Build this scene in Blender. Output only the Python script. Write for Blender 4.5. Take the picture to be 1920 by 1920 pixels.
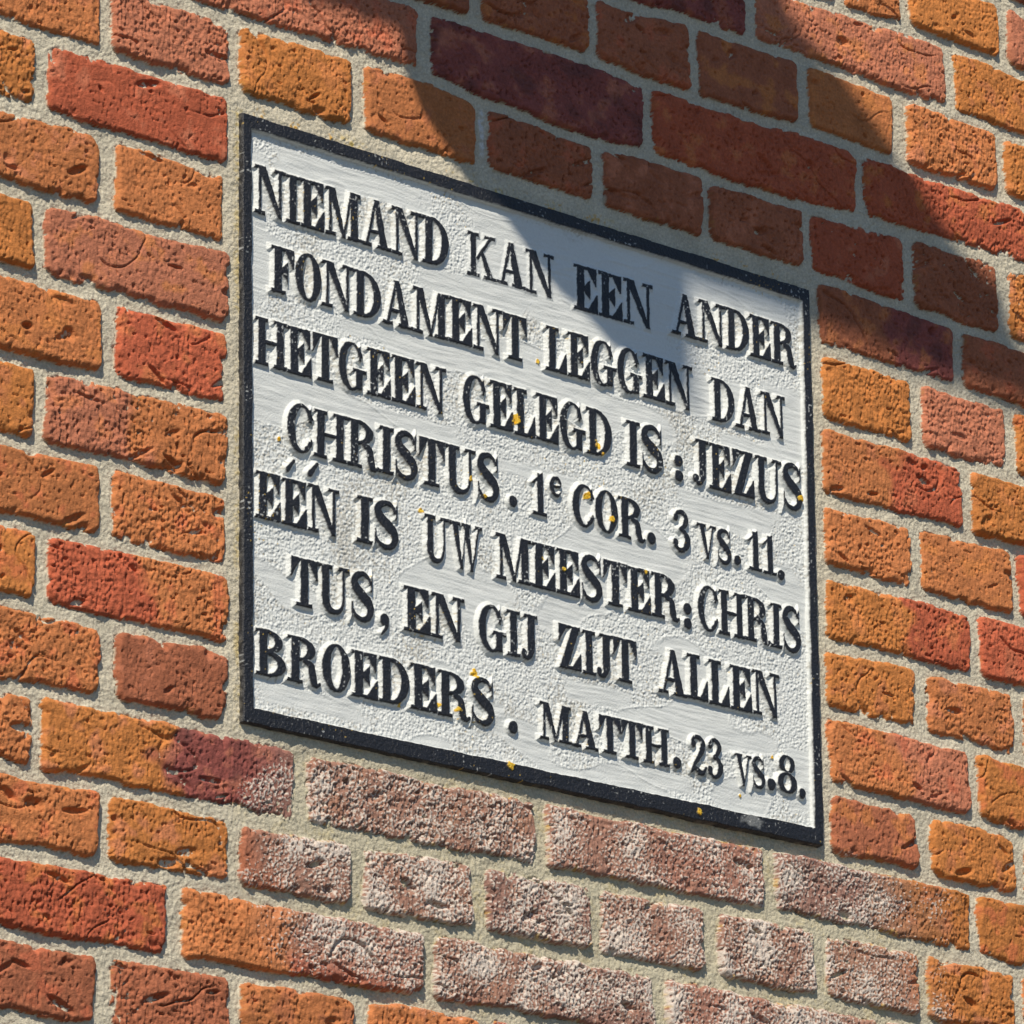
import bpy, math, random
import numpy as np
from mathutils import Matrix, Vector

# ------------------------------------------------------------------ camera, world, sun, exposure
scene = bpy.context.scene
for o in list(bpy.data.objects):
    bpy.data.objects.remove(o, do_unlink=True)
COL = scene.collection
PZ = 3.0                                   # height of the plaque centre above the ground (m)

cam = bpy.data.cameras.new("camera")
cam.sensor_width = 36.0
cam.lens = 10000.0 / 1920.0 * 36.0
cam.clip_start = 0.05
cam.clip_end = 4000.0
co = bpy.data.objects.new("camera", cam)
COL.objects.link(co)
R_RIGHT = Vector((0.763329, -0.645925, -0.010482))
R_DOWN = Vector((0.197797, 0.249134, -0.948055))
R_FWD = Vector((0.614984, 0.721605, 0.317933))
m = Matrix.Identity(4)
for i in range(3):
    m[i][0] = R_RIGHT[i]; m[i][1] = -R_DOWN[i]; m[i][2] = -R_FWD[i]
m[0][3], m[1][3], m[2][3] = -2.59335, -3.0046, -1.34905 + PZ
co.matrix_world = m
scene.camera = co

SUN = Vector((-1.10, -1.0, 1.45)).normalized()     # direction towards the sun
elev = math.asin(SUN.z)
azim = math.atan2(SUN.x, SUN.y)
world = bpy.data.worlds.new("World")
scene.world = world
world.use_nodes = True
wn = world.node_tree.nodes
bg = wn["Background"]
sky = wn.new("ShaderNodeTexSky")
sky.sky_type = 'NISHITA'
sky.sun_disc = False
sky.sun_elevation = elev
sky.sun_rotation = azim
sky.dust_density = 0.0
sky.ozone_density = 4.0
world.node_tree.links.new(sky.outputs[0], bg.inputs[0])
bg.inputs[1].default_value = 0.09
sl = bpy.data.lights.new("sun", 'SUN')
sl.energy = 5.0
sl.angle = math.radians(0.5)
sl.color = (1.0, 0.91, 0.76)
so = bpy.data.objects.new("sun", sl)
COL.objects.link(so)
so.rotation_euler = SUN.to_track_quat('Z', 'Y').to_euler()
so.location = (-3, -4, 8)
scene.view_settings.view_transform = 'Standard'
scene.view_settings.look = 'None'
scene.view_settings.exposure = 0.0
scene.view_settings.gamma = 1.0
scene.render.engine = 'CYCLES'

rng = np.random.default_rng(11)
random.seed(5)

# ------------------------------------------------------------------ helpers
F = np.float32

def tag(o, label=None, cat=None, kind=None, group=None):
    if label: o["label"] = label
    if cat: o["category"] = cat
    if kind: o["kind"] = kind
    if group: o["group"] = group
    return o

def _hash(ix, iz, seed):
    h = (ix.astype(np.uint32) * np.uint32(374761393) + iz.astype(np.uint32) * np.uint32(668265263)
         + np.uint32((seed * 2246822519) & 0xffffffff))
    h = (h ^ (h >> np.uint32(13))) * np.uint32(1274126177)
    return h ^ (h >> np.uint32(16))

def noise(X, Z, scale, seed, ax=1.0):
    """gradient noise, about -1..1; X, Z in mm, scale = feature size in mm, ax stretches along x"""
    u = X / (scale * ax); v = Z / scale
    iu = np.floor(u); iv = np.floor(v)
    fu = (u - iu).astype(F); fv = (v - iv).astype(F)
    iu = iu.astype(np.int64); iv = iv.astype(np.int64)
    def g(a, b, du, dv):
        h = _hash(a, b, seed)
        ang = (h & np.uint32(1023)).astype(F) * F(2 * math.pi / 1024)
        return np.cos(ang) * du + np.sin(ang) * dv
    su = fu * fu * (3 - 2 * fu); sv = fv * fv * (3 - 2 * fv)
    a = g(iu, iv, fu, fv); b = g(iu + 1, iv, fu - 1, fv)
    c = g(iu, iv + 1, fu, fv - 1); d = g(iu + 1, iv + 1, fu - 1, fv - 1)
    t = a + (b - a) * su
    return ((t + ((c + (d - c) * su) - t) * sv) * F(1.5)).astype(F)

def fbm(X, Z, scale, seed, octs=3, gain=0.55, ax=1.0):
    r = 0; amp = 1.0
    for i in range(octs):
        r = r + F(amp) * noise(X, Z, scale, seed + 17 * i, ax)
        scale /= 2.03; amp *= gain
    return r

def sstep(a, b, x):
    t = np.clip((x - a) / (b - a), 0, 1)
    return t * t * (3 - 2 * t)

def lerp(a, b, t):
    return a + (b - a) * t

def grid_mesh(name, X, Z, Hh, faces_mask, col, mat, parent=None):
    """mesh from the cells of a height grid picked by faces_mask; X (nx), Z (nz) mm, Hh (nz,nx) mm towards the viewer"""
    nz, nx = Hh.shape
    fz, fx = np.nonzero(faces_mask)
    a = fz * nx + fx
    quads = np.stack([a, a + 1, a + nx + 1, a + nx], 1)
    used = np.zeros(nz * nx, bool); used[quads.ravel()] = True
    idx = np.cumsum(used) - 1
    vi = np.nonzero(used)[0]
    n = len(vi)
    cot = np.empty((n, 3), F)
    cot[:, 0] = X[vi % nx] * 0.001
    cot[:, 1] = -Hh.ravel()[vi] * 0.001
    cot[:, 2] = Z[vi // nx] * 0.001
    me = bpy.data.meshes.new(name)
    me.vertices.add(n)
    me.vertices.foreach_set("co", cot.ravel())
    q = idx[quads].astype(np.int32)
    nf = len(q)
    me.loops.add(nf * 4)
    me.loops.foreach_set("vertex_index", q.ravel())
    me.polygons.add(nf)
    me.polygons.foreach_set("loop_start", np.arange(0, nf * 4, 4, dtype=np.int32))
    me.polygons.foreach_set("loop_total", np.full(nf, 4, np.int32))
    me.polygons.foreach_set("use_smooth", np.ones(nf, bool))
    at = me.attributes.new("albedo", 'FLOAT_COLOR', 'POINT')
    c4 = np.ones((n, 4), F)
    c4[:, :col.shape[2]] = col.reshape(-1, col.shape[2])[vi]
    at.data.foreach_set("color", c4.ravel())
    me.update(calc_edges=True)
    me.materials.append(mat)
    ob = bpy.data.objects.new(name, me)
    COL.objects.link(ob)
    if parent is not None:
        ob.parent = parent
    return ob

def new_mat(name):
    mt = bpy.data.materials.new(name); mt.use_nodes = True
    nt = mt.node_tree
    return mt, nt, nt.nodes["Principled BSDF"]

def masonry_mat(name, grain, cvar, bump, rough=0.92, spec=0.25, speck=None):
    """albedo attribute times fine procedural grain, with fine bump"""
    mt, nt, bs = new_mat(name)
    N = nt.nodes; L = nt.links
    at = N.new("ShaderNodeAttribute"); at.attribute_name = "albedo"
    tc = N.new("ShaderNodeTexCoord")
    n1 = N.new("ShaderNodeTexNoise"); n1.inputs["Scale"].default_value = grain
    n1.inputs["Detail"].default_value = 4; n1.inputs["Roughness"].default_value = 0.7
    L.new(tc.outputs["Object"], n1.inputs["Vector"])
    mr = N.new("ShaderNodeMapRange")
    mr.inputs[1].default_value = 0.28; mr.inputs[2].default_value = 0.72
    mr.inputs[3].default_value = 1 - cvar; mr.inputs[4].default_value = 1 + cvar
    L.new(n1.outputs["Fac"], mr.inputs[0])
    vm = N.new("ShaderNodeVectorMath"); vm.operation = 'SCALE'
    L.new(at.outputs["Color"], vm.inputs[0]); L.new(mr.outputs[0], vm.inputs["Scale"])
    L.new(vm.outputs[0], bs.inputs["Base Color"])
    n2 = N.new("ShaderNodeTexNoise"); n2.inputs["Scale"].default_value = grain * 1.5
    n2.inputs["Detail"].default_value = 3; n2.inputs["Roughness"].default_value = 0.65
    L.new(tc.outputs["Object"], n2.inputs["Vector"])
    bp = N.new("ShaderNodeBump"); bp.inputs["Strength"].default_value = bump
    bp.inputs["Distance"].default_value = 0.0012
    L.new(n2.outputs["Fac"], bp.inputs["Height"])
    L.new(bp.outputs[0], bs.inputs["Normal"])
    bs.inputs["Roughness"].default_value = rough
    bs.inputs["Specular IOR Level"].default_value = spec
    return mt

M_BRICK = masonry_mat("brick_clay", 520, 0.20, 0.75)
M_MORTAR = masonry_mat("lime_mortar", 620, 0.24, 0.8, rough=0.95, spec=0.2)
M_PAINT = masonry_mat("white_masonry_paint", 480, 0.05, 0.5, rough=0.6, spec=0.35)
M_BLACK = masonry_mat("black_masonry_paint", 520, 0.15, 0.75, rough=0.42, spec=0.5)
M_LICHEN = masonry_mat("yellow_lichen", 500, 0.3, 0.9)

# ------------------------------------------------------------------ wall data (mm from the plaque centre)
BED = {
-3: [(310, 508), (409, 511), (477, 511), (520, 511), (563, 508)],
-2: [(86, 445), (167, 449), (244, 448), (329, 449), (406, 446), (456, 447), (559, 445)],
-1: [(-114, 382), (-27, 383), (56, 386), (114, 382), (173, 381), (242, 380), (294, 384), (362, 384), (416, 382), (555, 382)],
0: [(-333, 319), (-286, 319), (-115, 322), (-28, 315), (55, 311), (120, 315), (261, 313), (359, 318), (518, 321), (552, 321)],
1: [(-526, 255), (-314, 255), (316, 254), (547, 249)],
2: [(-524, 193), (-313, 192), (314, 190), (544, 189)],
3: [(-522, 126), (-313, 128), (311, 124), (540, 124)],
4: [(-521, 62), (-312, 64), (309, 58), (537, 61)],
5: [(-519, -5), (-312, -1), (306, -4), (533, -5)],
6: [(-518, -68), (-311, -66), (303, -69), (529, -66)],
7: [(-516, -130), (-311, -128), (301, -126), (526, -128)],
8: [(-515, -191), (-310, -189), (299, -190), (522, -192)],
9: [(-513, -254), (-310, -251), (-28, -251), (241, -249), (304, -248), (519, -248)],
10: [(-512, -314), (-309, -314), (-283, -316), (-29, -310), (238, -307), (515, -310)],
11: [(-510, -375), (-309, -371), (-283, -373), (-29, -370), (236, -370), (512, -372)],
12: [(-509, -435), (-308, -434), (-30, -429), (240, -431), (510, -434)],
13: [(-507, -494), (-299, -494), (200, -493)]}
N_ = None
BR = {
-3: ([(351, 416), (429, 537), (550, N_)], "oOp"),
-2: ([(N_, 233), (247, 468), (481, N_)], "dpO"),
-1: ([(N_, -71), (-56, 55), (67, 169), (180, 289), (305, 402), (421, 529), (541, N_)], "bbbbooO"),
0: ([(N_, -126), (-109, 114), (126, 355), (368, N_)], "pdrr"),
1: ([(N_, -434), (-422, -311), (-298, -192), (-177, -66), (-51, 57), (70, 177), (189, 291), (303, 410), (423, 524), (538, N_)], "opOobbbrbO"),
2: ([(N_, -492), (-479, -312), (309, 466), (479, N_)], ["O", "r", "bd", "b"]),
3: ([(N_, -432), (-415, -316), (311, 411), (426, 525), (538, N_)], "ooOpO"),
4: ([(N_, -491), (-479, -311), (308, 470), (482, N_)], ["O", "p", "or", "O"]),
5: ([(N_, -428), (-413, -312), (307, 406), (419, 524), (535, N_)], "oroor"),
6: ([(N_, -488), (-476, -311), (307, 471), (483, N_)], ["O", "po", "Or", "r"]),
7: ([(N_, -428), (-415, -312), (305, 404), (420, 519), (534, N_)], "ooOoo"),
8: ([(N_, -485), (-471, -309), (305, 464), (476, N_)], ["O", "ro", "op", "O"]),
9: ([(N_, -427), (-410, -310), (305, 401), (419, 515), (528, N_)], "obbOo"),
10: ([(N_, -485), (-475, -246), (-233, -13), (1, 228), (242, 458), (470, N_)], ["o", "Od", "b", "pr", "dO", "O"]),
11: ([(N_, -425), (-413, -307), (-296, -193), (-180, -76), (-61, 44), (54, 161), (179, 281), (293, 396), (409, 507), (520, N_)], "oObbdpboOo"),
12: ([(N_, -362), (-348, -124), (-111, 109), (122, 349), (362, N_)], ["r", "or", "bd", "rb", "O"]),
13: ([(N_, -425), (-410, -305), (-294, -189), (-176, N_)], "bboo")}
KMIN, KMAX = -30, 53

def bedz(k, x):
    if k in BED:
        p = BED[k]
        return np.interp(x, [q[0] for q in p], [q[1] for q in p])
    if k < -3:
        return np.full_like(x, 510.0 + 63.5 * (-3 - k)) + 2.0 * np.sin(x / 170.0 + k)
    return np.full_like(x, -494.0 - 62.0 * (k - 13)) + 2.0 * np.sin(x / 170.0 + k)

XL, XR, ZB, ZT = -2600.0, 2600.0, -3000.0, 1900.0

def full_course(k):
    head = (k % 2 != 0)
    w = 106.0 if head else 224.0
    j = 13.0
    if k in BR:
        lst, codes = BR[k]
        out = []
        for (a, b), c in zip(lst, list(codes)):
            if a is None and b is not None:
                a = b - w
            if b is None:
                b = a + w
            out.append((float(a), float(b), c))
    else:
        ph = -432.0 if head else (-491.0 if k % 4 == 0 else -610.0)
        out = [(ph - w, ph, random.choice("ooOObrp"))]
    while out[0][0] > XL:
        b = out[0][0] - j + random.uniform(-2, 2)
        out.insert(0, (b - w + random.uniform(-4, 4), b, random.choice("ooOObrp")))
    while out[-1][1] < XR:
        a = out[-1][1] + j + random.uniform(-2, 2)
        out.append((a, a + w + random.uniform(-4, 4), random.choice("ooOObrp")))
    return out

PAL = {'o': (0.50, 0.180, 0.066), 'O': (0.50, 0.185, 0.052), 'r': (0.46, 0.112, 0.055), 'p': (0.46, 0.168, 0.095),
       'b': (0.37, 0.125, 0.064), 'd': (0.26, 0.075, 0.062)}

# plaque outline (mm): corners at the outer edge of the black border
PQ = [(-301.5, 241.5), (294.5, 238.0), (291.5, -242.5), (-297.5, -244.5)]      # TL TR BR BL
PI = [(-291.5, 229.5), (284.5, 225.5), (281.0, -227.5), (-286.5, -231.0)]

def quad_sdf(X, Z, q):
    d = None
    for i in range(4):
        (x0, z0), (x1, z1) = q[i], q[(i + 1) % 4]
        ex, ez = x1 - x0, z1 - z0
        l = math.hypot(ex, ez)
        s = (ez * (X - x0) - ex * (Z - z0)) / l * 1.0
        s = -s * -1.0
        d = s if d is None else np.minimum(d, s)
    return d
# orientation check so that the inside is positive
_t = quad_sdf(np.array([0.0]), np.array([0.0]), PQ)[0]
QS = 1.0 if _t > 0 else -1.0
def inquad(X, Z, q):
    d = None
    for i in range(4):
        (x0, z0), (x1, z1) = q[i], q[(i + 1) % 4]
        ex, ez = x1 - x0, z1 - z0
        s = QS * (ez * (X - x0) - ex * (Z - z0)) / math.hypot(ex, ez)
        d = s if d is None else np.minimum(d, s)
    return d

# ------------------------------------------------------------------ wall height field
def axis(lo, hi, a, b, fine, mid, coarse, reach):
    core = np.arange(a, b + fine * .5, fine)
    def grow(span):
        p = [0.0]; s = fine
        while p[-1] < span:
            lim = mid if p[-1] < reach else coarse
            s = min(s * 1.22, lim)
            p.append(p[-1] + s)
        return np.array(p[1:])
    up = core[-1] + grow(hi - core[-1]); dn = core[0] - grow(core[0] - lo)[::-1]
    return np.concatenate([dn, core, up])

FINE = 0.8
GX = axis(XL, XR, -548.0, 592.0, FINE, 6.0, 32.0, 700.0)
GZ = axis(ZB, ZT, -522.0, 600.0, FINE, 6.0, 32.0, 700.0)
GZ = GZ[GZ >= ZB]; 
nx, nz = len(GX), len(GZ)
print("wall grid", nx, nz)
X2, Z2 = np.meshgrid(GX.astype(F), GZ.astype(F))

# mortar surface
sand = 0.50 * noise(X2, Z2, 2.6, 31) + 0.42 * noise(X2, Z2, 1.7, 32)
lump = fbm(X2, Z2, 9.0, 41, 2)
low = fbm(X2, Z2, 70.0, 51, 2, ax=1.8)
MH = -4.2 + 1.6 * low + 0.55 * lump + sand
qd = inquad(X2, Z2, PQ)                     # inside positive
near = sstep(-26.0, -2.0, qd)
MH = lerp(MH, -2.6 + 0.5 * lump + sand, near * sstep(240, -240, X2))
# mortar colour
mc = np.empty((nz, nx, 3), F)
mbase = np.array([0.56, 0.51, 0.40], F)
mv = 1.0 + 0.10 * fbm(X2, Z2, 30.0, 61, 2) + 0.16 * noise(X2, Z2, 2.2, 62)
mc[:] = mbase * mv[..., None]
# crust (salts and pale lichen) below the plaque
crust_area = (sstep(-235, -262, Z2) * sstep(-462, -405, Z2 + 0.06 * X2) * sstep(-330, -215, X2 + 24 * fbm(X2, Z2, 60, 71, 2))
              * sstep(425, 300, X2 + 0.15 * Z2 + 24 * fbm(X2, Z2, 60, 72, 2)))
crust_sp = 0.7 * noise(X2, Z2, 2.1, 81) + 0.7 * noise(X2, Z2, 1.62, 82) + 0.55 * fbm(X2, Z2, 34.0, 83, 2)
YEL = np.array([0.55, 0.40, 0.09], F)
ORA = np.array([0.62, 0.33, 0.03], F)
# yellow film on the mortar around the plaque and in the crust zone
yn = 0.5 * fbm(X2, Z2, 26, 91, 2) + 0.55 * noise(X2, Z2, 3.2, 92)
ring = sstep(-15.0, -1.0, qd)
leftside = sstep(-285, -300, X2)
ytop = ring * sstep(236, 243, Z2) * sstep(170, 60, X2)
yf = np.clip(0.55 * sstep(0.0, 0.7, yn + 0.20 * leftside) * sstep(-7 , -1, qd) * np.maximum(leftside, 0.35)
             + 0.8 * sstep(0.25, 0.7, yn) * ytop + 0.45 * sstep(0.0, 0.7, yn) * crust_area, 0, 1)
mc = lerp(mc, YEL, yf[..., None])
ob_ = sstep(0.38, 0.6, 0.6 * noise(X2, Z2, 18, 95) + 0.5 * noise(X2, Z2, 3.0, 96)) * ring * sstep(238, 243, Z2)
mc = lerp(mc, ORA, (0.85 * ob_)[..., None])
MH = MH + 1.0 * yf * np.abs(noise(X2, Z2, 2.4, 97)) + 0.7 * ob_
mc = lerp(mc, np.array([0.47, 0.43, 0.30], F), (0.5 * crust_area)[..., None])

drip = sstep(3.2, 1.2, np.abs(X2 + 57 + 1.2 * noise(X2, Z2, 9, 98))) * sstep(266, 274, Z2) * sstep(312, 306, Z2)
mc = lerp(mc, np.array([0.74, 0.76, 0.78], F), (0.8 * drip * sstep(-0.5, 0.2, noise(X2, Z2, 5, 99)))[..., None])
# brick texture fields
t_fine = noise(X2, Z2, 3.1, 101, ax=0.75)
t_mid = fbm(X2, Z2, 9.0, 111, 2, ax=0.9)
t_big = fbm(X2, Z2, 38.0, 121, 2)
wx = X2 + 2.2 * t_mid
scale_ = -np.abs(noise(wx, Z2, 5.2, 131, ax=0.8))
rid = np.abs(noise(X2 + 9 * t_big, Z2 + 7 * noise(X2, Z2, 33, 141), 46.0, 142, ax=1.5))
crack_on = sstep(0.10, 0.35, noise(X2, Z2, 75.0, 143))
crack = sstep(0.035, 0.0, rid) * crack_on
patch = sstep(-0.25, 0.35, fbm(X2, Z2, 30.0, 151, 2))
stri = noise(X2, Z2, 8.0, 155, ax=0.22)
pits = sstep(0.42, 0.72, noise(X2, Z2, 3.6, 156, ax=0.9) + 0.25 * noise(X2, Z2, 26.0, 157))
cvar1 = fbm(X2, Z2, 22.0, 161, 3)
cvar2 = noise(X2, Z2, 2.4, 162)
warpx = 1.5 * noise(X2, Z2, 13.0, 171) + 2.4 * noise(X2, Z2, 45.0, 172) + 0.7 * noise(X2, Z2, 4.5, 175)
warpz = 1.5 * noise(X2, Z2, 13.0, 173) + 2.0 * noise(X2, Z2, 45.0, 174) + 0.7 * noise(X2, Z2, 4.5, 176)
erode = fbm(X2, Z2, 16.0, 181, 2)

BH = np.full((nz, nx), -60.0, F)
bc = np.zeros((nz, nx, 3), F)
DARK = np.array([0.13, 0.05, 0.045], F)

def stamp(hloc, xs, zs, cx, cz, r, depth, ax, ang):
    i0, i1 = np.searchsorted(xs, [cx - 2.2 * r, cx + 2.2 * r]); j0, j1 = np.searchsorted(zs, [cz - 2.2 * r, cz + 2.2 * r])
    if i1 - i0 < 1 or j1 - j0 < 1: return
    dx = xs[None, i0:i1] - cx; dz = zs[j0:j1, None] - cz
    c, s = math.cos(ang), math.sin(ang)
    u = (dx * c + dz * s) / (r * ax); v = (-dx * s + dz * c) / (r / ax)
    rr = u * u + v * v
    hloc[j0:j1, i0:i1] -= (depth * np.clip(1.35 - rr, 0, 1) ** 1.5).astype(F)

for k in range(KMIN, KMAX):
    for (a, b, code) in full_course(k):
        rb = np.random.default_rng(abs(hash((k, int(a) + 5000))) % (2**31))
        if b < XL + 20 or a > XR - 20: continue
        xm = np.array([a, b], float)
        zt = bedz(k - 1, np.linspace(a, b, 5)).max(); zb = bedz(k, np.linspace(a, b, 5)).min()
        if zb > ZT or zt < ZB: continue
        i0, i1 = np.searchsorted(GX, [a - 9, b + 9]); j0, j1 = np.searchsorted(GZ, [zb - 4, zt + 4])
        if i1 - i0 < 2 or j1 - j0 < 2: continue
        sl_ = (slice(j0, j1), slice(i0, i1))
        x = X2[sl_]; z = Z2[sl_]
        xs = GX[i0:i1]; zs = GZ[j0:j1]
        jt = 5.6 + rb.uniform(-0.9, 0.9); jb = 5.6 + rb.uniform(-0.9, 0.9)
        top = bedz(k - 1, xs) - jt; bot = bedz(k, xs) + jb
        xw = x + warpx[sl_] * rb.uniform(0.6, 1.2); zw = z + warpz[sl_] * rb.uniform(0.6, 1.2)
        cx = (a + b) / 2; hw = (b - a) / 2
        cz = ((top + bot) / 2).astype(F)[None, :]; hh = ((top - bot) / 2).astype(F)[None, :]
        rr = rb.uniform(3.0, 7.5)
        qx = np.abs(xw - cx) - (hw - rr); qz = np.abs(zw - cz) - (hh - rr)
        d = rr - (np.hypot(np.maximum(qx, 0), np.maximum(qz, 0)) + np.minimum(np.maximum(qx, qz), 0))
        rough = rb.uniform(0.5, 1.25)
        if k in (10, 11, 12) and -300 < cx < 330: rough = rb.uniform(0.9, 1.3)
        tilt = rb.uniform(-1.2, 1.2) * (x - cx) / hw + rb.uniform(-1.0, 1.0) * (z - cz) / 26.0
        h = rb.uniform(-0.9, 1.3) + tilt + rough * (0.62 * t_mid[sl_] + 1.25 * scale_[sl_] * lerp(0.35, 1.3, patch[sl_])
                                                  + 0.70 * t_fine[sl_] * lerp(0.55, 1.35, patch[sl_]) + 0.8 * t_big[sl_] + 0.40 * stri[sl_] - 2.3 * pits[sl_]) + 0.55
        # worn arris and broken edges
        ew = 3.5 + 2.5 * erode[sl_]
        h = h - 2.6 * np.clip(1 - d / np.maximum(ew, 0.8), 0, 1) ** 2
        h = h - 5.0 * sstep(0.35, 0.9, erode[sl_]) * np.clip(1 - d / 9.0, 0, 1)
        h = h - 3.4 * rough * crack[sl_]
        for _ in range(rb.integers(6, 16) if hw > 70 else rb.integers(4, 10)):
            stamp(h, xs, zs, rb.uniform(a, b), rb.uniform(zb, zt), rb.uniform(0.9, 2.6), rb.uniform(0.8, 3.2), rb.uniform(0.9, 1.6), rb.uniform(0, 3.14))
        for _ in range(rb.integers(1, 6)):
            stamp(h, xs, zs, rb.uniform(a, b), rb.uniform(zb, zt), rb.uniform(3, 6.5), rb.uniform(2.0, 5.0), rb.uniform(1.0, 2.6), rb.uniform(-0.6, 0.6))
        h = np.where(d < 0, h + np.maximum(d, -8) * 4.0, h)
        h = h.astype(F)
        # colour
        c1 = np.array(PAL[code[0]], F); c2 = np.array(PAL[code[-1]], F)
        c1 = c1 * rb.uniform(0.9, 1.1); c2 = c2 * rb.uniform(0.9, 1.1)
        t = sstep(-9, 9, x - (a + (b - a) * 0.5 + 26 * t_big[sl_])) if len(code) > 1 else np.zeros_like(x)
        c = lerp(c1, c2, t[..., None])
        alt = np.array(PAL[rb.choice(list("oOrpb"))], F)
        c = lerp(c, alt, (0.55 * sstep(0.1, 0.7, cvar1[sl_]))[..., None])
        c = c * (1 + 0.16 * cvar1[sl_] + 0.14 * cvar2[sl_])[..., None]
        if 'd' in code:
            c = lerp(c, DARK, (0.6 * sstep(0.15, 0.6, noise(x, z, 24.0, 190 + k)) * (t if len(code) > 1 and code[-1] == 'd' else 1.0))[..., None])
        cr = crust_area[sl_] * rb.uniform(0.7, 1.1)
        film = sstep(0.1, 0.8, cr)
        c = lerp(c, np.array([0.30, 0.185, 0.145], F), (0.75 * film)[..., None])
        sp = sstep(0.02, 0.22, crust_sp[sl_] - 0.70 + 0.85 * cr)
        c = lerp(c, np.array([0.66, 0.59, 0.52], F), (0.85 * sp * sstep(0.02, 0.3, cr))[..., None])
        h = h + (0.75 * sp * sstep(0.02, 0.3, cr)).astype(F)
        yb = sstep(0.45, 0.75, yn[sl_] + 0.5 * np.clip(1 - d / 5.0, 0, 1) - 0.25) * (0.25 + 0.75 * sstep(0.02, 0.4, cr)) * np.clip(1.2 - d / 12.0, 0, 1)
        c = lerp(c, lerp(YEL, ORA, 0.4), (0.55 * yb)[..., None])
        w = h > BH[sl_]
        BH[sl_] = np.where(w, h, BH[sl_])
        bc[sl_] = np.where(w[..., None], c, bc[sl_])

# crumbs: mortar is broken and lumpy where it meets a brick
gap = BH - MH
edge = np.exp(-(gap / 2.2) ** 2)
MH = MH + edge * (1.3 * noise(X2, Z2, 3.4, 201) + 1.4 * noise(X2, Z2, 6.0, 202))
isb = BH > MH
HH = np.maximum(BH, MH)
# a little open crack along some arrises
HH = HH - 1.4 * np.exp(-((BH - MH) / 0.9) ** 2) * sstep(-0.1, 0.4, noise(X2, Z2, 20.0, 203))
colw = np.where(isb[..., None], bc, mc)

wall = bpy.data.objects.new("brick_wall", None)
COL.objects.link(wall); wall.location = (0, 0, PZ)
tag(wall, "weathered orange and red brick wall with grey mortar joints around the white plaque", "wall")
fm = isb[:-1, :-1].astype(np.int8) + isb[1:, :-1] + isb[:-1, 1:] + isb[1:, 1:]
hole = inquad(X2[:-1, :-1] + .5 * FINE, Z2[:-1, :-1] + .5 * FINE, PQ) > 4.0
ob = grid_mesh("brickwork", GX, GZ, HH, (fm >= 2) & ~hole, colw, M_BRICK, wall)
ob["label"] = "orange and red bricks of the wall"
ob = grid_mesh("mortar", GX, GZ, HH, (fm < 2) & ~hole, colw, M_MORTAR, wall)
ob["label"] = "grey sandy mortar joints"
del stri, pits, t_fine, t_mid, t_big, scale_, rid, crack, patch, cvar1, cvar2, warpx, warpz, erode, BH, MH, bc, mc, HH, colw, X2, Z2

# ------------------------------------------------------------------ lettering: glyph fields, cap height 100
class G:
    def __init__(s, w): s.w = w; s.p = []
    def poly(s, *pts): s.p.append(('poly', pts)); return s
    def box(s, x0, x1, y0, y1): return s.poly((x0, y0), (x1, y0), (x1, y1), (x0, y1))
    def brush(s, *pts):
        out = []
        P = [np.array(q, float) for q in pts]
        n = len(P)
        for i in range(n - 1):
            p0 = P[max(i - 1, 0)]; p1 = P[i]; p2 = P[i + 1]; p3 = P[min(i + 2, n - 1)]
            for t in np.linspace(0, 1, 9, endpoint=(i == n - 2)):
                out.append(0.5 * ((2 * p1) + (-p0 + p2) * t + (2 * p0 - 5 * p1 + 4 * p2 - p3) * t * t + (-p0 + 3 * p1 - 3 * p2 + p3) * t ** 3))
        s.p.append(('brush', np.array(out))); return s
    def ring(s, cx, cy, rx, ry, icx, icy, irx, iry, xmin=None, cut=None):
        s.p.append(('ring', (cx, cy, rx, ry, icx, icy, irx, iry, xmin, cut))); return s
    def field(s, x, y, sx, sy):
        """signed inside distance in mm; x,y glyph units; sx,sy mm per unit"""
        D = np.full(np.broadcast(x, y).shape, -99.0, F)
        for kind, q in s.p:
            if kind == 'poly':
                d = None
                P = [(px * sx, py * sy) for px, py in q]
                ar = sum(P[i][0] * P[(i + 1) % len(P)][1] - P[(i + 1) % len(P)][0] * P[i][1] for i in range(len(P)))
                sg = 1 if ar > 0 else -1
                for i in range(len(P)):
                    (x0, y0), (x1, y1) = P[i], P[(i + 1) % len(P)]
                    ex, ey = x1 - x0, y1 - y0; l = math.hypot(ex, ey)
                    if l < 1e-6: continue
                    e = sg * (ex * (y * sy - y0) - ey * (x * sx - x0)) / l
                    d = e if d is None else np.minimum(d, e)
            elif kind == 'brush':
                d = np.full(D.shape, -99.0, F)
                for (bx, by, br) in q:
                    d = np.maximum(d, br * 0.5 * (sx + sy) - np.hypot((x - bx) * sx, (y - by) * sy))
            else:
                cx, cy, rx, ry, icx, icy, irx, iry, xmin, cut = q
                o = (1 - np.hypot((x - cx) / rx, (y - cy) / ry)) * min(rx * sx, ry * sy)
                i = (np.hypot((x - icx) / irx, (y - icy) / iry) - 1) * min(irx * sx, iry * sy)
                d = np.minimum(o, i)
                if xmin is not None: d = np.minimum(d, (x - xmin) * sx)
                if cut is not None:
                    x0, y0, y1 = cut
                    e = np.minimum(np.minimum((x - x0) * sx, (y - y0) * sy), (y1 - y) * sy)
                    d = np.minimum(d, -e)
            D = np.maximum(D, d)
        return D

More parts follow.
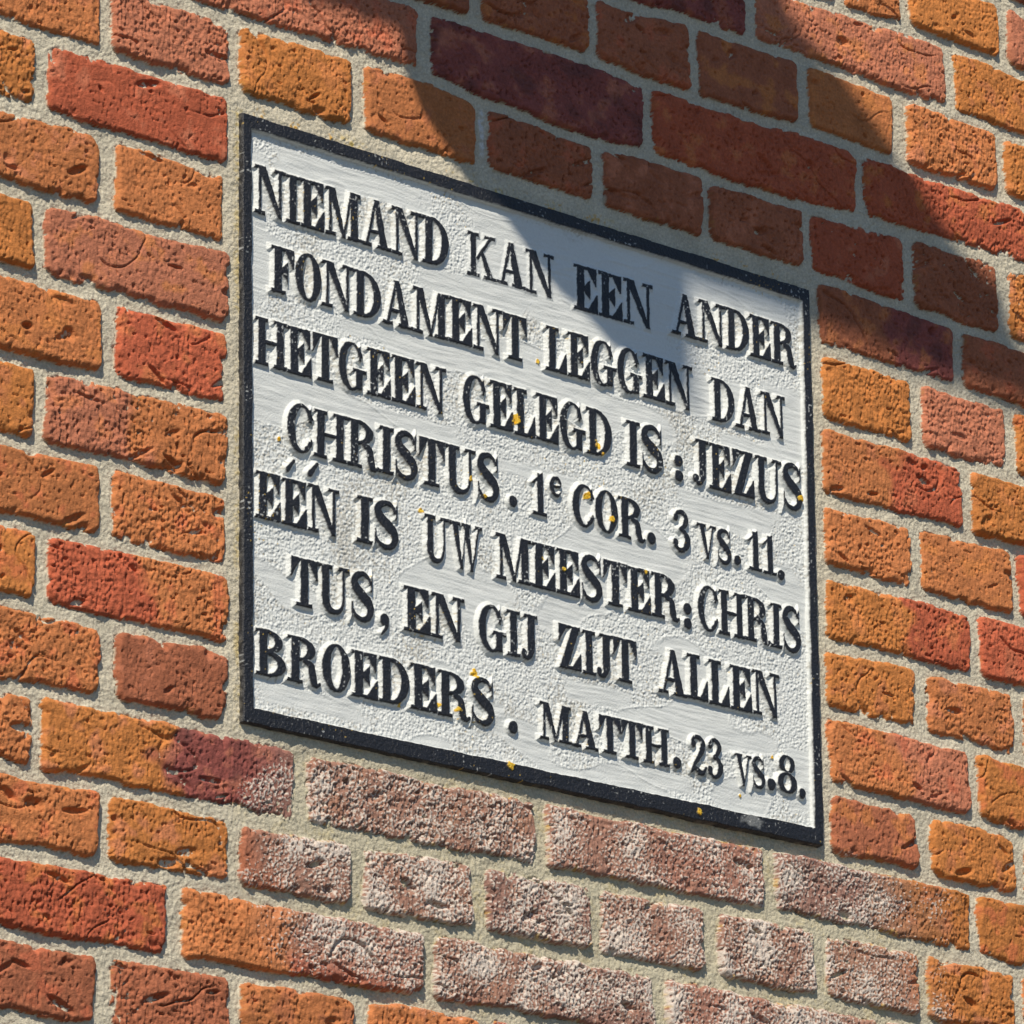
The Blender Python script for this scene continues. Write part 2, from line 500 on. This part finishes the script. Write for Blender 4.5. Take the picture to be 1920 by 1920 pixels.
V = 6.5
GL = {}
def ser(g, x0, x1, top):
    if top: g.box(x0, x1, 100 - V, 100)
    else: g.box(x0, x1, 0, V)
    return g
g = G(36); g.box(8.5, 27.5, 0, 100); ser(g, 0, 36, 1); ser(g, 0, 36, 0); GL['I'] = g
g = G(64); g.box(8, 28, 0, 100); ser(g, 0, 60, 1); ser(g, 0, 62, 0)
g.poly((60, 100), (60, 62), (57, 62), (36, 95), (36, 100)); g.poly((63, 0), (63, 42), (60, 42), (36, 5), (36, 0)); g.poly((26, 46), (40, 32), (44, 28), (44, 72), (40, 68), (26, 54)); GL['E'] = g
g = G(60); g.box(8, 28, 0, 100); ser(g, 0, 58, 1); ser(g, 0, 38, 0)
g.poly((59, 100), (59, 60), (56, 60), (36, 95), (36, 100)); g.poly((26, 46), (40, 32), (44, 28), (44, 72), (40, 68), (26, 54)); GL['F'] = g
g = G(60); g.box(8, 28, 0, 100); ser(g, 0, 37, 1); ser(g, 0, 58, 0); g.poly((59, 0), (59, 46), (56, 46), (36, 6), (34, 0)); GL['L'] = g
g = G(66); g.box(23, 43, 0, 100); ser(g, 0, 66, 1); ser(g, 13, 53, 0)
g.poly((0, 100), (0, 60), (3, 60), (22, 94), (22, 100)); g.poly((66, 100), (66, 60), (63, 60), (44, 94), (44, 100)); GL['T'] = g
g = G(80); g.box(7, 26, 0, 100); g.box(54, 73, 0, 100); g.box(20, 60, 47, 54)
for a in (1, 0): ser(g, 0, 33, a); ser(g, 47, 80, a)
GL['H'] = g
g = G(80); g.box(10, 18, 0, 100); ser(g, 0, 28, 0); ser(g, 0, 22, 1); g.poly((6, 100), (29, 100), (71, 0), (60, 0)); g.box(62, 70, 0, 100); ser(g, 52, 80, 1); GL['N'] = g
g = G(94); g.box(9, 17, 0, 100); ser(g, 0, 27, 0); ser(g, 0, 14, 1); g.poly((6, 100), (27, 100), (53, 0), (44, 0)); g.poly((66, 100), (74, 100), (51, 0), (45, 0)); g.box(66, 86, 0, 100); ser(g, 58, 94, 0); ser(g, 66, 94, 1); GL['M'] = g
g = G(80); g.poly((34, 100), (42, 100), (18, 0), (10, 0)); g.poly((32, 100), (47, 100), (72, 0), (50, 0)); g.box(20, 56, 29, 36); ser(g, 0, 28, 0); ser(g, 42, 80, 0); GL['A'] = g
g = G(74); g.box(8, 28, 0, 100); ser(g, 0, 34, 1); ser(g, 0, 34, 0); g.ring(27, 50, 46, 50, 27, 50, 25, 43.5, 27); GL['D'] = g
g = G(68); g.ring(34, 50, 34, 52, 34, 50, 13, 45.5); GL['O'] = g
g = G(64); g.ring(34, 50, 34, 52, 37, 50, 17, 45.5, None, (42, 26, 72)); g.poly((52, 90), (59, 97), (60, 66), (54, 68)); g.brush((46, 9, 4), (55, 17, 3.5), (60, 28, 3)); GL['C'] = g
g = G(74); g.ring(34, 50, 34, 52, 37, 50, 17, 45.5, None, (42, 26, 72)); g.poly((52, 90), (59, 97), (60, 64), (54, 66)); g.box(46, 64, 3, 44); ser(g, 38, 74, 0)
g.p[-1] = ('poly', ((38, 39), (74, 39), (74, 46), (38, 46))); GL['G'] = g
g = G(78); g.box(8, 28, 0, 100); ser(g, 0, 36, 0); ser(g, 0, 34, 1); g.ring(27, 74.5, 38, 25.5, 27, 74.5, 18, 19, 27); g.brush((40, 50, 4), (54, 42, 8), (58, 24, 9.5), (62, 8, 8), (70, 2, 4), (76, 6, 3)); GL['R'] = g
g = G(72); g.box(8, 28, 0, 100); ser(g, 0, 34, 0); ser(g, 0, 34, 1); g.ring(27, 76, 36, 24, 27, 76, 17, 17.5, 27); g.ring(27, 27.5, 43, 27.5, 27, 27, 23, 20.5, 27); GL['B'] = g
g = G(60); g.brush((50, 80, 3), (43, 93, 4), (30, 98, 5), (15, 91, 7), (10, 76, 9), (20, 61, 10.5), (34, 49, 11), (46, 37, 10.5), (50, 23, 9), (44, 8, 6.5), (30, 2, 5), (15, 7, 4), (7, 18, 3))
g.poly((51, 66), (55, 66), (55, 101), (50, 92)); g.poly((3, 0), (7, 9), (7, 36), (3, 36)); GL['S'] = g
g = G(78); g.box(8, 27, 26, 100); g.box(59, 66, 30, 100); g.brush((17.5, 40, 9.5), (18.5, 22, 9.5), (27, 8, 7), (39, 4, 5), (52, 8, 4), (60, 20, 3.8), (62.5, 40, 3.5)); ser(g, 0, 36, 1); ser(g, 50, 78, 1); GL['U'] = g
g = G(46); g.box(18, 38, 18, 100); ser(g, 9, 46, 1); g.brush((28, 22, 9.8), (25, 9, 6), (15, 3, 4), (7, 9, 4)); g.brush((8, 13, 8), (8.5, 13, 8)); GL['J'] = g
g = G(66); ser(g, 2, 62, 1); ser(g, 4, 64, 0); g.poly((2, 100), (2, 62), (5, 62), (26, 95), (26, 100)); g.poly((39, 97), (61, 97), (27, 3), (5, 3)); g.poly((64, 0), (64, 40), (61, 40), (38, 5), (38, 0)); GL['Z'] = g
g = G(108); g.poly((7, 100), (27, 100), (45, 0), (36, 0)); g.poly((51, 84), (56, 100), (44, 0), (38, 0)); g.poly((44, 100), (63, 100), (80, 0), (71, 0)); g.poly((93, 100), (100, 100), (79, 0), (73, 0))
ser(g, 0, 36, 1); ser(g, 40, 70, 1); ser(g, 84, 108, 1); GL['W'] = g
g = G(78); g.poly((8, 100), (29, 100), (47, 0), (37, 0)); g.poly((62, 100), (69, 100), (46, 0), (39, 0)); ser(g, 0, 37, 1); ser(g, 53, 78, 1); GL['V'] = g
g = G(80); g.box(9, 24, 0, 100); ser(g, 0, 33, 1); ser(g, 0, 33, 0); g.poly((62, 98), (70, 98), (30, 40), (24, 44)); g.poly((36, 56), (42, 66), (72, 3), (55, 3)); ser(g, 48, 78, 1); ser(g, 46, 80, 0); GL['K'] = g
g = G(42); g.box(15, 32, 0, 96); g.poly((32, 100), (28, 100), (2, 74), (6, 70), (20, 82), (32, 90)); ser(g, 3, 42, 0); GL['1'] = g
g = G(60); g.brush((12, 78, 7), (13, 90, 4.5), (28, 97, 5), (44, 88, 8), (47, 72, 9), (36, 50, 7), (18, 26, 5), (6, 8, 4)); g.brush((7, 7, 5), (18, 14, 6), (34, 6, 7.5), (48, 6, 6), (56, 20, 3)); g.brush((14, 77, 8.5), (14.5, 77, 8.5)); GL['2'] = g
g = G(60); g.brush((13, 84, 4), (17, 94, 4), (30, 98, 5), (42, 90, 7), (45, 76, 8.5), (36, 60, 5.5), (26, 54, 4), (38, 49, 5.5), (48, 34, 9), (48, 20, 9.5), (38, 5, 6), (24, 1, 4.5), (10, 10, 4)); g.brush((13, 82, 8), (13.5, 82, 8)); g.brush((11, 18, 9), (11.5, 18, 9)); GL['3'] = g
g = G(56); g.ring(28, 76, 23, 24, 28, 76, 8, 18); g.ring(28, 26.5, 28, 27, 28, 26.5, 10, 20.5); GL['8'] = g
g = G(70); g.brush((12, 50, 6), (58, 54, 5), (54, 82, 8), (34, 96, 7), (14, 76, 11), (10, 42, 13), (26, 10, 8), (46, 6, 6), (60, 22, 4)); GL['e'] = g
g = G(100); g.brush((50, 50, 48), (51, 50, 48)); GL['.'] = g
g = G(50); g.brush((25, 22, 21), (25.5, 22, 21)); g.brush((25, 78, 21), (25.5, 78, 21)); GL[':'] = g
g = G(70); g.brush((36, 74, 28), (36.5, 74, 28)); g.brush((50, 66, 14), (46, 36, 9), (22, 6, 5)); GL[','] = g
g = G(70); g.brush((62, 92, 10), (44, 60, 12), (22, 26, 16)); GL["'"] = g

# text, left x, right x, baseline z, cap top z (mm), relief (mm); pieces of one word share a list
T_ = 3.3
WORDS = [
 ("NIEMAND", [("NIEMAND", -288.6, -95.7, 162.6, 202.0)], T_),
 ("KAN", [("KAN", -75.6, 14.7, 164.3, 200.8)], 1.1),
 ("EEN", [("EEN", 35.0, 120.2, 161.8, 200.2)], 1.4),
 ("ANDER", [("ANDER", 138.7, 277.0, 164.1, 200.2)], 3.6),
 ("FONDAMENT", [("FONDAMENT", -272.4, -16.4, 102.6, 140.0)], T_),
 ("LEGGEN", [("LEGGEN", 3.0, 159.7, 101.6, 138.8)], 3.6),
 ("DAN", [("DAN", 180.7, 263.1, 99.3, 135.6)], T_),
 ("HETGEEN", [("HETGEEN", -287.0, -100.1, 40.3, 78.2)], T_),
 ("GELEGD", [("GELEGD", -83.4, 72.1, 40.6, 79.2)], T_),
 ("IS :", [("IS", 86.7, 126.8, 39.5, 77.6), (":", 137.5, 148.0, 37.5, 60.1)], T_),
 ("JEZUS", [("JEZUS", 157.9, 279.6, 39.5, 78.3)], 3.8),
 ("CHRISTUS .", [("CHRISTUS", -256.5, -46.1, -20.9, 16.9), (".", -37.1, -28.3, -20.9, -11.5)], T_),
 ("1e", [("1", -13.4, 2.1, -21.6, 13.9), ("e", 5.6, 18.3, -2.4, 13.2)], T_),
 ("COR .", [("COR", 28.6, 105.2, -21.9, 12.0), (".", 107.1, 116.8, -22.2, -12.3)], T_),
 ("3", [("3", 134.2, 154.5, -20.7, 12.8)], T_),
 ("VS .", [("VS", 161.2, 199.0, -21.8, 6.6), (".", 201.0, 209.2, -20.8, -12.6)], 3.2),
 ("11 .", [("11", 216.7, 248.0, -21.1, 12.6), (".", 249.0, 257.5, -23.5, -15.2)], 3.2),
 ("EEN with accents", [("EEN", -286.1, -206.1, -81.8, -44.8), ("'", -258.9, -248.7, -40.2, -28.7), ("'", -238.0, -226.2, -40.2, -27.0)], T_),
 ("IS", [("IS", -189.0, -147.2, -81.0, -44.1)], T_),
 ("UW", [("UW", -122.4, -64.7, -82.2, -44.8)], T_),
 ("MEESTER :", [("MEESTER", -50.7, 140.7, -81.8, -45.2), (":", 143.8, 154.1, -85.9, -64.0)], T_),
 ("CHRIS", [("CHRIS", 160.1, 273.7, -82.5, -45.3)], T_),
 ("TUS ,", [("TUS", -252.5, -172.0, -143.0, -105.4), (",", -168.4, -156.5, -150.6, -134.0)], T_),
 ("EN", [("EN", -143.3, -83.1, -142.2, -106.7)], T_),
 ("GIJ", [("GIJ", -69.2, -9.2, -142.9, -106.4)], T_),
 ("ZIJT", [("ZIJT", 11.5, 93.7, -143.0, -107.5)], T_),
 ("ALLEN", [("ALLEN", 116.8, 247.7, -143.1, -106.4)], T_),
 ("BROEDERS .", [("BROEDERS", -285.4, -53.3, -203.6, -167.8), (".", -40.1, -29.9, -205.5, -195.8)], T_),
 ("MATTH .", [("MATTH", -8.1, 126.4, -203.9, -174.0), (".", 129.5, 139.2, -203.6, -194.0)], T_),
 ("23", [("23", 148.0, 184.0, -204.2, -172.8)], 3.6),
 ("VS . (lower)", [("VS", 195.9, 229.0, -205.1, -179.8), (".", 230.6, 240.6, -204.4, -194.3)], 3.6),
 ("8 .", [("8", 242.4, 264.2, -203.7, -172.4), (".", 265.6, 273.7, -205.3, -196.8)], 3.6)]

PF = 0.58
px = np.arange(-306.0, 300.0, PF); pz = np.arange(-249.0, 246.0, PF)
X, Z = np.meshgrid(px.astype(F), pz.astype(F))
wob = 0.8 * noise(X, Z, 28.0, 301) + 0.45 * noise(X, Z, 7.0, 302)
dO = inquad(X + 0, Z + 0, PQ).astype(F) + wob * 0.8          # inside the plaque
dI = inquad(X + 0, Z + 0, PI).astype(F) + 0.6 * noise(X, Z, 22.0, 303) + 0.3 * noise(X, Z, 5.0, 304)
# panel surface: pebbly under old paint, with smooth repainted and patched areas
pat = fbm(X, Z, 62.0, 311, 2, ax=1.9)
sm = sstep(0.18, 0.34, pat)
def blob(cx, cz, rx, rz, e=0.25):
    r = np.maximum(np.abs(X - cx) / rx, np.abs(Z - cz) / rz) + 0.16 * noise(X, Z, 24.0, 313) + 0.08 * noise(X, Z, 6.0, 314)
    return sstep(1.0, 1.0 - e, r)
SMOOTH = [(40, 182, 130, 50), (-190, 214, 85, 12), (215, 212, 60, 10), (-75, 150, 60, 14), (-30, 88, 70, 9), (-140, 25, 60, 9), (-150, 92, 70, 7),
          (200, 20, 60, 14), (165, 118, 60, 22), (262, 110, 22, 40), (-230, -216, 58, 9), (55, -158, 40, 9), (-60, -190, 22, 7), (110, -215, 50, 8),
          (270, -190, 14, 30), (-20, 12, 60, 7), (230, 82, 50, 10), (-282, 150, 10, 70)]
for s_ in SMOOTH:
    sm = np.maximum(sm, blob(*s_))
rep = blob(40, 182, 128, 48)                                   # cement repair around KAN EEN
peb = 0.85 * (0.62 * noise(X, Z, 2.7, 321) + 0.62 * noise(X, Z, 1.6, 322) + 0.35 * np.abs(noise(X, Z, 4.5, 323)) + 0.3 * noise(X, Z, 9, 324))
ang = 0.02
brush_ = noise(X, Z + ang * X + 3 * noise(X, Z, 60, 331), 2.4, 332, ax=12.0) * 0.22 + 0.22 * noise(X, Z, 4.2, 333, ax=6) + 0.25 * noise(X, Z, 14, 334)
ridge_ = sstep(0.06, 0.0, np.abs(pat - 0.25)) * 0.35
PH = -1.6 + lerp(peb, brush_, sm) + ridge_ + 0.5 * noise(X, Z, 55.0, 341)
PH = PH - 0.4 * sstep(0.5, 0.8, noise(X, Z, 4.2, 342)) * (1 - sm)
white = np.array([0.66, 0.68, 0.67], F)
pc = np.empty(X.shape + (3,), F)
pc[:] = white * (1 + 0.03 * noise(X, Z, 40, 351))[..., None]
dirt = sstep(0.30, 0.75, noise(X, Z, 2.6, 352) + 0.75 * fbm(X, Z, 55, 353, 2)) * (1 - sm)
pc = lerp(pc, np.array([0.36, 0.33, 0.27], F), (0.55 * dirt)[..., None])
lab = np.zeros(X.shape, np.int16)                              # 0 panel, 1 border, 10+ words, 100+ lichen
# border
bt = sstep(-0.4, 1.3, -dI)                                     # 1 on the border
bsurf = 2.6 + 0.35 * noise(X, Z, 12.0, 361) + 0.28 * noise(X, Z, 2.4, 362) + 0.15 * noise(X, Z, 1.5, 363)
PH = lerp(PH, bsurf, bt)
# letters
INK = np.array([0.012, 0.013, 0.018], F)
wear = noise(X, Z, 2.3, 371) + 0.6 * noise(X, Z, 30.0, 372)
ink = np.zeros(X.shape, F)
LETD = np.full(X.shape, -99.0, F)
for wi, (name, pieces, rel) in enumerate(WORDS):
    for (txt, x0, x1, z0, z1) in pieces:
        sy = (z1 - z0) / 100.0
        tot = sum(GL[c].w for c in txt) + (1.0 if len(txt) > 1 else 0) * 0
        gapu = 1.5
        tot = sum(GL[c].w for c in txt) + gapu * (len(txt) - 1)
        sx = (x1 - x0) / tot
        pen = 0.0
        rr_ = random.Random(wi * 31 + int(x0))
        for c in txt:
            gl = GL[c]
            gx0 = x0 + pen * sx
            i0, i1 = np.searchsorted(px, [gx0 - 5, gx0 + gl.w * sx + 5]); j0, j1 = np.searchsorted(pz, [z0 - 5, z1 + 5])
            s_ = (slice(j0, j1), slice(i0, i1))
            dz_ = rr_.uniform(-0.4, 0.4); sh = rr_.uniform(-0.012, 0.012)
            wjx = 0.35 * noise(X[s_], Z[s_], 6.0, 381) + 0.3 * noise(X[s_], Z[s_], 2.6, 383)
            wjz = 0.35 * noise(X[s_], Z[s_], 6.0, 382) + 0.3 * noise(X[s_], Z[s_], 2.6, 384)
            gxx = (X[s_] + wjx - gx0) / sx; gyy = (Z[s_] + wjz - z0 - dz_) / sy
            gxx = gxx - sh * (gyy - 50)
            d = gl.field(gxx, gyy, sx, sy)
            bet = d > LETD[s_]
            LETD[s_] = np.maximum(LETD[s_], d)
            t = np.clip((d + 2.3) / 2.5, 0, 1)
            top_ = rel - 1.6 + 0.30 * noise(X[s_], Z[s_], 9, 391) + 0.24 * noise(X[s_], Z[s_], 2.2, 392)
            base = PH[s_]
            hnew = lerp(base, np.maximum(top_, base), t)
            PH[s_] = np.where(d > -2.3, np.maximum(base, hnew), base)
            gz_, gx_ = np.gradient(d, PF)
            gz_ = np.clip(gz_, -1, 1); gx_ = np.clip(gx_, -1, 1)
            lean = np.clip(-gx_ * 0.75, 0, 1) + np.clip(gz_ * 1.0, 0, 1)      # ink reaches down the right and lower flanks
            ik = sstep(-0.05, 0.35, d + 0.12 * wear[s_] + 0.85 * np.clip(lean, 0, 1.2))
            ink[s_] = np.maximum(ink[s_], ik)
            L_ = lab[s_]
            L_[(d > -1.6) & bet] = 10 + wi
            lab[s_] = L_
            pen += gl.w + gapu
ink = np.maximum(ink, sstep(0.55, 1.25, -dI + 0.25 * wear))
chip = sstep(0.70, 0.95, wear)                                 # small worn spots where the white shows
ink = ink * (1 - 0.55 * chip)
# a white smear over the border, bottom right
ink = ink * (1 - 0.25 * sstep(1.0, 0.6, np.hypot((X - 213) / 13, (Z + 234) / 6) + 0.4 * noise(X, Z, 7, 393)))
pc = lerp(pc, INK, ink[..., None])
lab[(dI < -0.45)] = 1
# outer side of the slab
side = sstep(0.9, -0.6, dO)
PH = PH - 17.0 * side
pc = lerp(pc, lerp(INK, np.array([0.40, 0.36, 0.28], F), sstep(-0.3, 0.5, noise(X, Z, 6, 394))[..., None]), sstep(0.5, -0.2, dO)[..., None])
# yellow lichen rosettes on the face: pixel-measured places (mm) and radii
LICH = [(-28.6, 52.0, 4.6), (57.0, 50.0, 4.2), (-72.0, -164.0, 4.4), (45.0, 4.0, 3.6), (70.0, -10.0, 2.8), (-75.0, -7.0, 2.8), (-61.0, -18.5, 2.2),
        (-39.0, -232.0, 3.8), (-3.0, 107.0, 2.4), (-124.0, -43.0, 2.6), (-262.0, -14.5, 2.2), (-109.0, -196.0, 2.4), (156.0, -236.0, 3.2), (277.0, 51.0, 3.2),
        (62.0, 42.5, 1.8), (-90.0, -196.5, 2.2), (-146.5, -203.0, 2.0), (19.0, -62.0, 2.2), (-2.0, -57.0, 1.8), (105.0, -47.0, 2.0), (204.0, -214.0, 1.7), (240.0, -176.0, 1.8)]
for li, (lx, lz, lr) in enumerate(LICH):
    r = np.hypot(X - lx, Z - lz) / lr + 0.42 * noise(X, Z, 2.6, 401 + li)
    mk = sstep(1.0, 0.75, r)
    PH = PH + mk * (0.7 + 0.7 * np.abs(noise(X, Z, 1.9, 431)))
    pc = lerp(pc, lerp(np.array([0.66, 0.36, 0.02], F), np.array([0.70, 0.48, 0.06], F), sstep(-.3, .3, noise(X, Z, 2.2, 432))[..., None]), mk[..., None])
    lab[mk > 0.5] = 100 + li
# tiny scattered lichen specks in the paint
spk = sstep(0.80, 0.92, noise(X, Z, 2.2, 441) + 0.35 * noise(X, Z, 50.0, 442)) * (1 - sm)
pc = lerp(pc, np.array([0.60, 0.40, 0.08], F), (0.7 * spk)[..., None])

plaque = bpy.data.objects.new("plaque", None)
COL.objects.link(plaque); plaque.location = (0, 0, PZ)
tag(plaque, "white painted stone plaque with black border and raised black lettering in the brick wall", "plaque")
fl = lab[:-1, :-1]
keep = dO[:-1, :-1] > -1.6
grid_mesh("panel", px, pz, PH, (fl == 0) & keep, pc, M_PAINT, plaque)["label"] = "white painted rough panel"
grid_mesh("border", px, pz, PH, (fl == 1) & keep, pc, M_BLACK, plaque)["label"] = "raised black painted border"
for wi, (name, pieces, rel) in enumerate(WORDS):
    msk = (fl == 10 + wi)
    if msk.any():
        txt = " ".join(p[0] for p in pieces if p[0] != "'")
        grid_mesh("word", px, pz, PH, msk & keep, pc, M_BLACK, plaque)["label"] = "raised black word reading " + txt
for li in range(len(LICH)):
    msk = (fl == 100 + li)
    if msk.any():
        grid_mesh("lichen_spot", px, pz, PH, msk & keep, pc, M_LICHEN, plaque)

# ------------------------------------------------------------------ ground
def simple_mesh(name, verts, faces, mat, parent=None):
    me = bpy.data.meshes.new(name); me.from_pydata(verts, [], faces); me.update()
    me.materials.append(mat)
    o = bpy.data.objects.new(name, me); COL.objects.link(o)
    if parent is not None: o.parent = parent
    return o

mt, nt, bs = new_mat("paving")
n1 = nt.nodes.new("ShaderNodeTexNoise"); n1.inputs["Scale"].default_value = 3.0; n1.inputs["Detail"].default_value = 8
cr_ = nt.nodes.new("ShaderNodeValToRGB")
cr_.color_ramp.elements[0].color = (0.05, 0.05, 0.047, 1); cr_.color_ramp.elements[1].color = (0.10, 0.098, 0.09, 1)
tc = nt.nodes.new("ShaderNodeTexCoord")
nt.links.new(tc.outputs["Object"], n1.inputs["Vector"]); nt.links.new(n1.outputs["Fac"], cr_.inputs[0]); nt.links.new(cr_.outputs[0], bs.inputs["Base Color"])
bs.inputs["Roughness"].default_value = 0.9
gr = simple_mesh("ground", [(-600, -600, -0.004), (600, -600, -0.004), (600, 600, -0.004), (-600, 600, -0.004)], [(0, 1, 2, 3)], mt)
tag(gr, kind="structure")

# ------------------------------------------------------------------ added boards out of view, shaped to throw the shadow on the wall
mt, nt, bs = new_mat("caster_timber")
n1 = nt.nodes.new("ShaderNodeTexNoise"); n1.inputs["Scale"].default_value = 14.0; n1.inputs["Detail"].default_value = 6
tc = nt.nodes.new("ShaderNodeTexCoord"); mp = nt.nodes.new("ShaderNodeMapping"); mp.inputs["Scale"].default_value = (1, 6, 6)
cr_ = nt.nodes.new("ShaderNodeValToRGB")
cr_.color_ramp.elements[0].color = (0.09, 0.055, 0.035, 1); cr_.color_ramp.elements[1].color = (0.19, 0.12, 0.075, 1)
nt.links.new(tc.outputs["Object"], mp.inputs["Vector"]); nt.links.new(mp.outputs[0], n1.inputs["Vector"])
nt.links.new(n1.outputs["Fac"], cr_.inputs[0]); nt.links.new(cr_.outputs[0], bs.inputs["Base Color"])
bs.inputs["Roughness"].default_value = 0.7
M_TIMBER = mt
caster = bpy.data.objects.new("shadow_caster", None)
COL.objects.link(caster); caster.location = (0, 0, PZ)
tag(caster, "brown timber boards added out of view to cast the shadow on the wall", "caster")

def board(name, poly, dist, thick):
    """a shadow-casting board parallel to the wall at dist metres from it; poly = outline of its shadow on the wall (mm)"""
    k = dist / -SUN.y
    ox, oz = SUN.x * k, SUN.z * k
    n = len(poly)
    f = [(x * .001 + ox, -dist, z * .001 + oz) for x, z in poly]
    bk = [(x * .001 + ox + SUN.x / -SUN.y * thick, -dist - thick, z * .001 + oz + SUN.z / -SUN.y * thick) for x, z in poly]   # edges sheared along the sun so thickness adds no shadow
    faces = [tuple(range(n)), tuple(range(2 * n - 1, n - 1, -1))]
    faces += [(i, i + n, (i + 1) % n + n, (i + 1) % n) for i in range(n)]
    o = simple_mesh(name, f + bk, faces, M_TIMBER, caster)
    return o
EDGE_A = [(-600, 1250), (-600, 372), (-300, 356), (-142, 352), (-140, 327), (-121, 288), (-103, 271), (-71, 244), (-45, 230), (-25, 214), (15, 177), (52, 158), (75, 142), (106, 127), (150, 109), (150, 190), (60, 420), (60, 1250)]
board("shadow_board_near", EDGE_A, 0.5, 0.028)  # invented board, outline follows the left edge of the wanted shadow
EDGE_B = [(163, 106), (164, 212), (300, 211), (389, 203), (464, 197), (548, 193), (620, 186), (600, 205), (536, 263), (528, 300), (493, 315), (455, 342), (416, 382), (363, 428), (333, 453), (283, 484), (260, 540), (300, 1250), (-560, 1250), (-560, 398), (20, 398), (100, 250), (120, 135)]
board("shadow_board_far", EDGE_B, 1.15, 0.03)  # second invented board, set further out for softer shadow edges
def beam(x, z, y0, y1, s=0.05):
    v = [(x + dx * s, y, z + dz * s) for y in (y0, y1) for dx, dz in ((-1, -1), (1, -1), (1, 1), (-1, 1))]
    return simple_mesh("caster_strut", v, [(0, 1, 2, 3), (7, 6, 5, 4), (0, 4, 5, 1), (1, 5, 6, 2), (2, 6, 7, 3), (3, 7, 4, 0)], M_TIMBER, caster)
beam(-0.85, 1.65, 0.01, -0.5)  # added struts that only hold the shadow boards
beam(-1.20, 1.95, -0.528, -1.15)
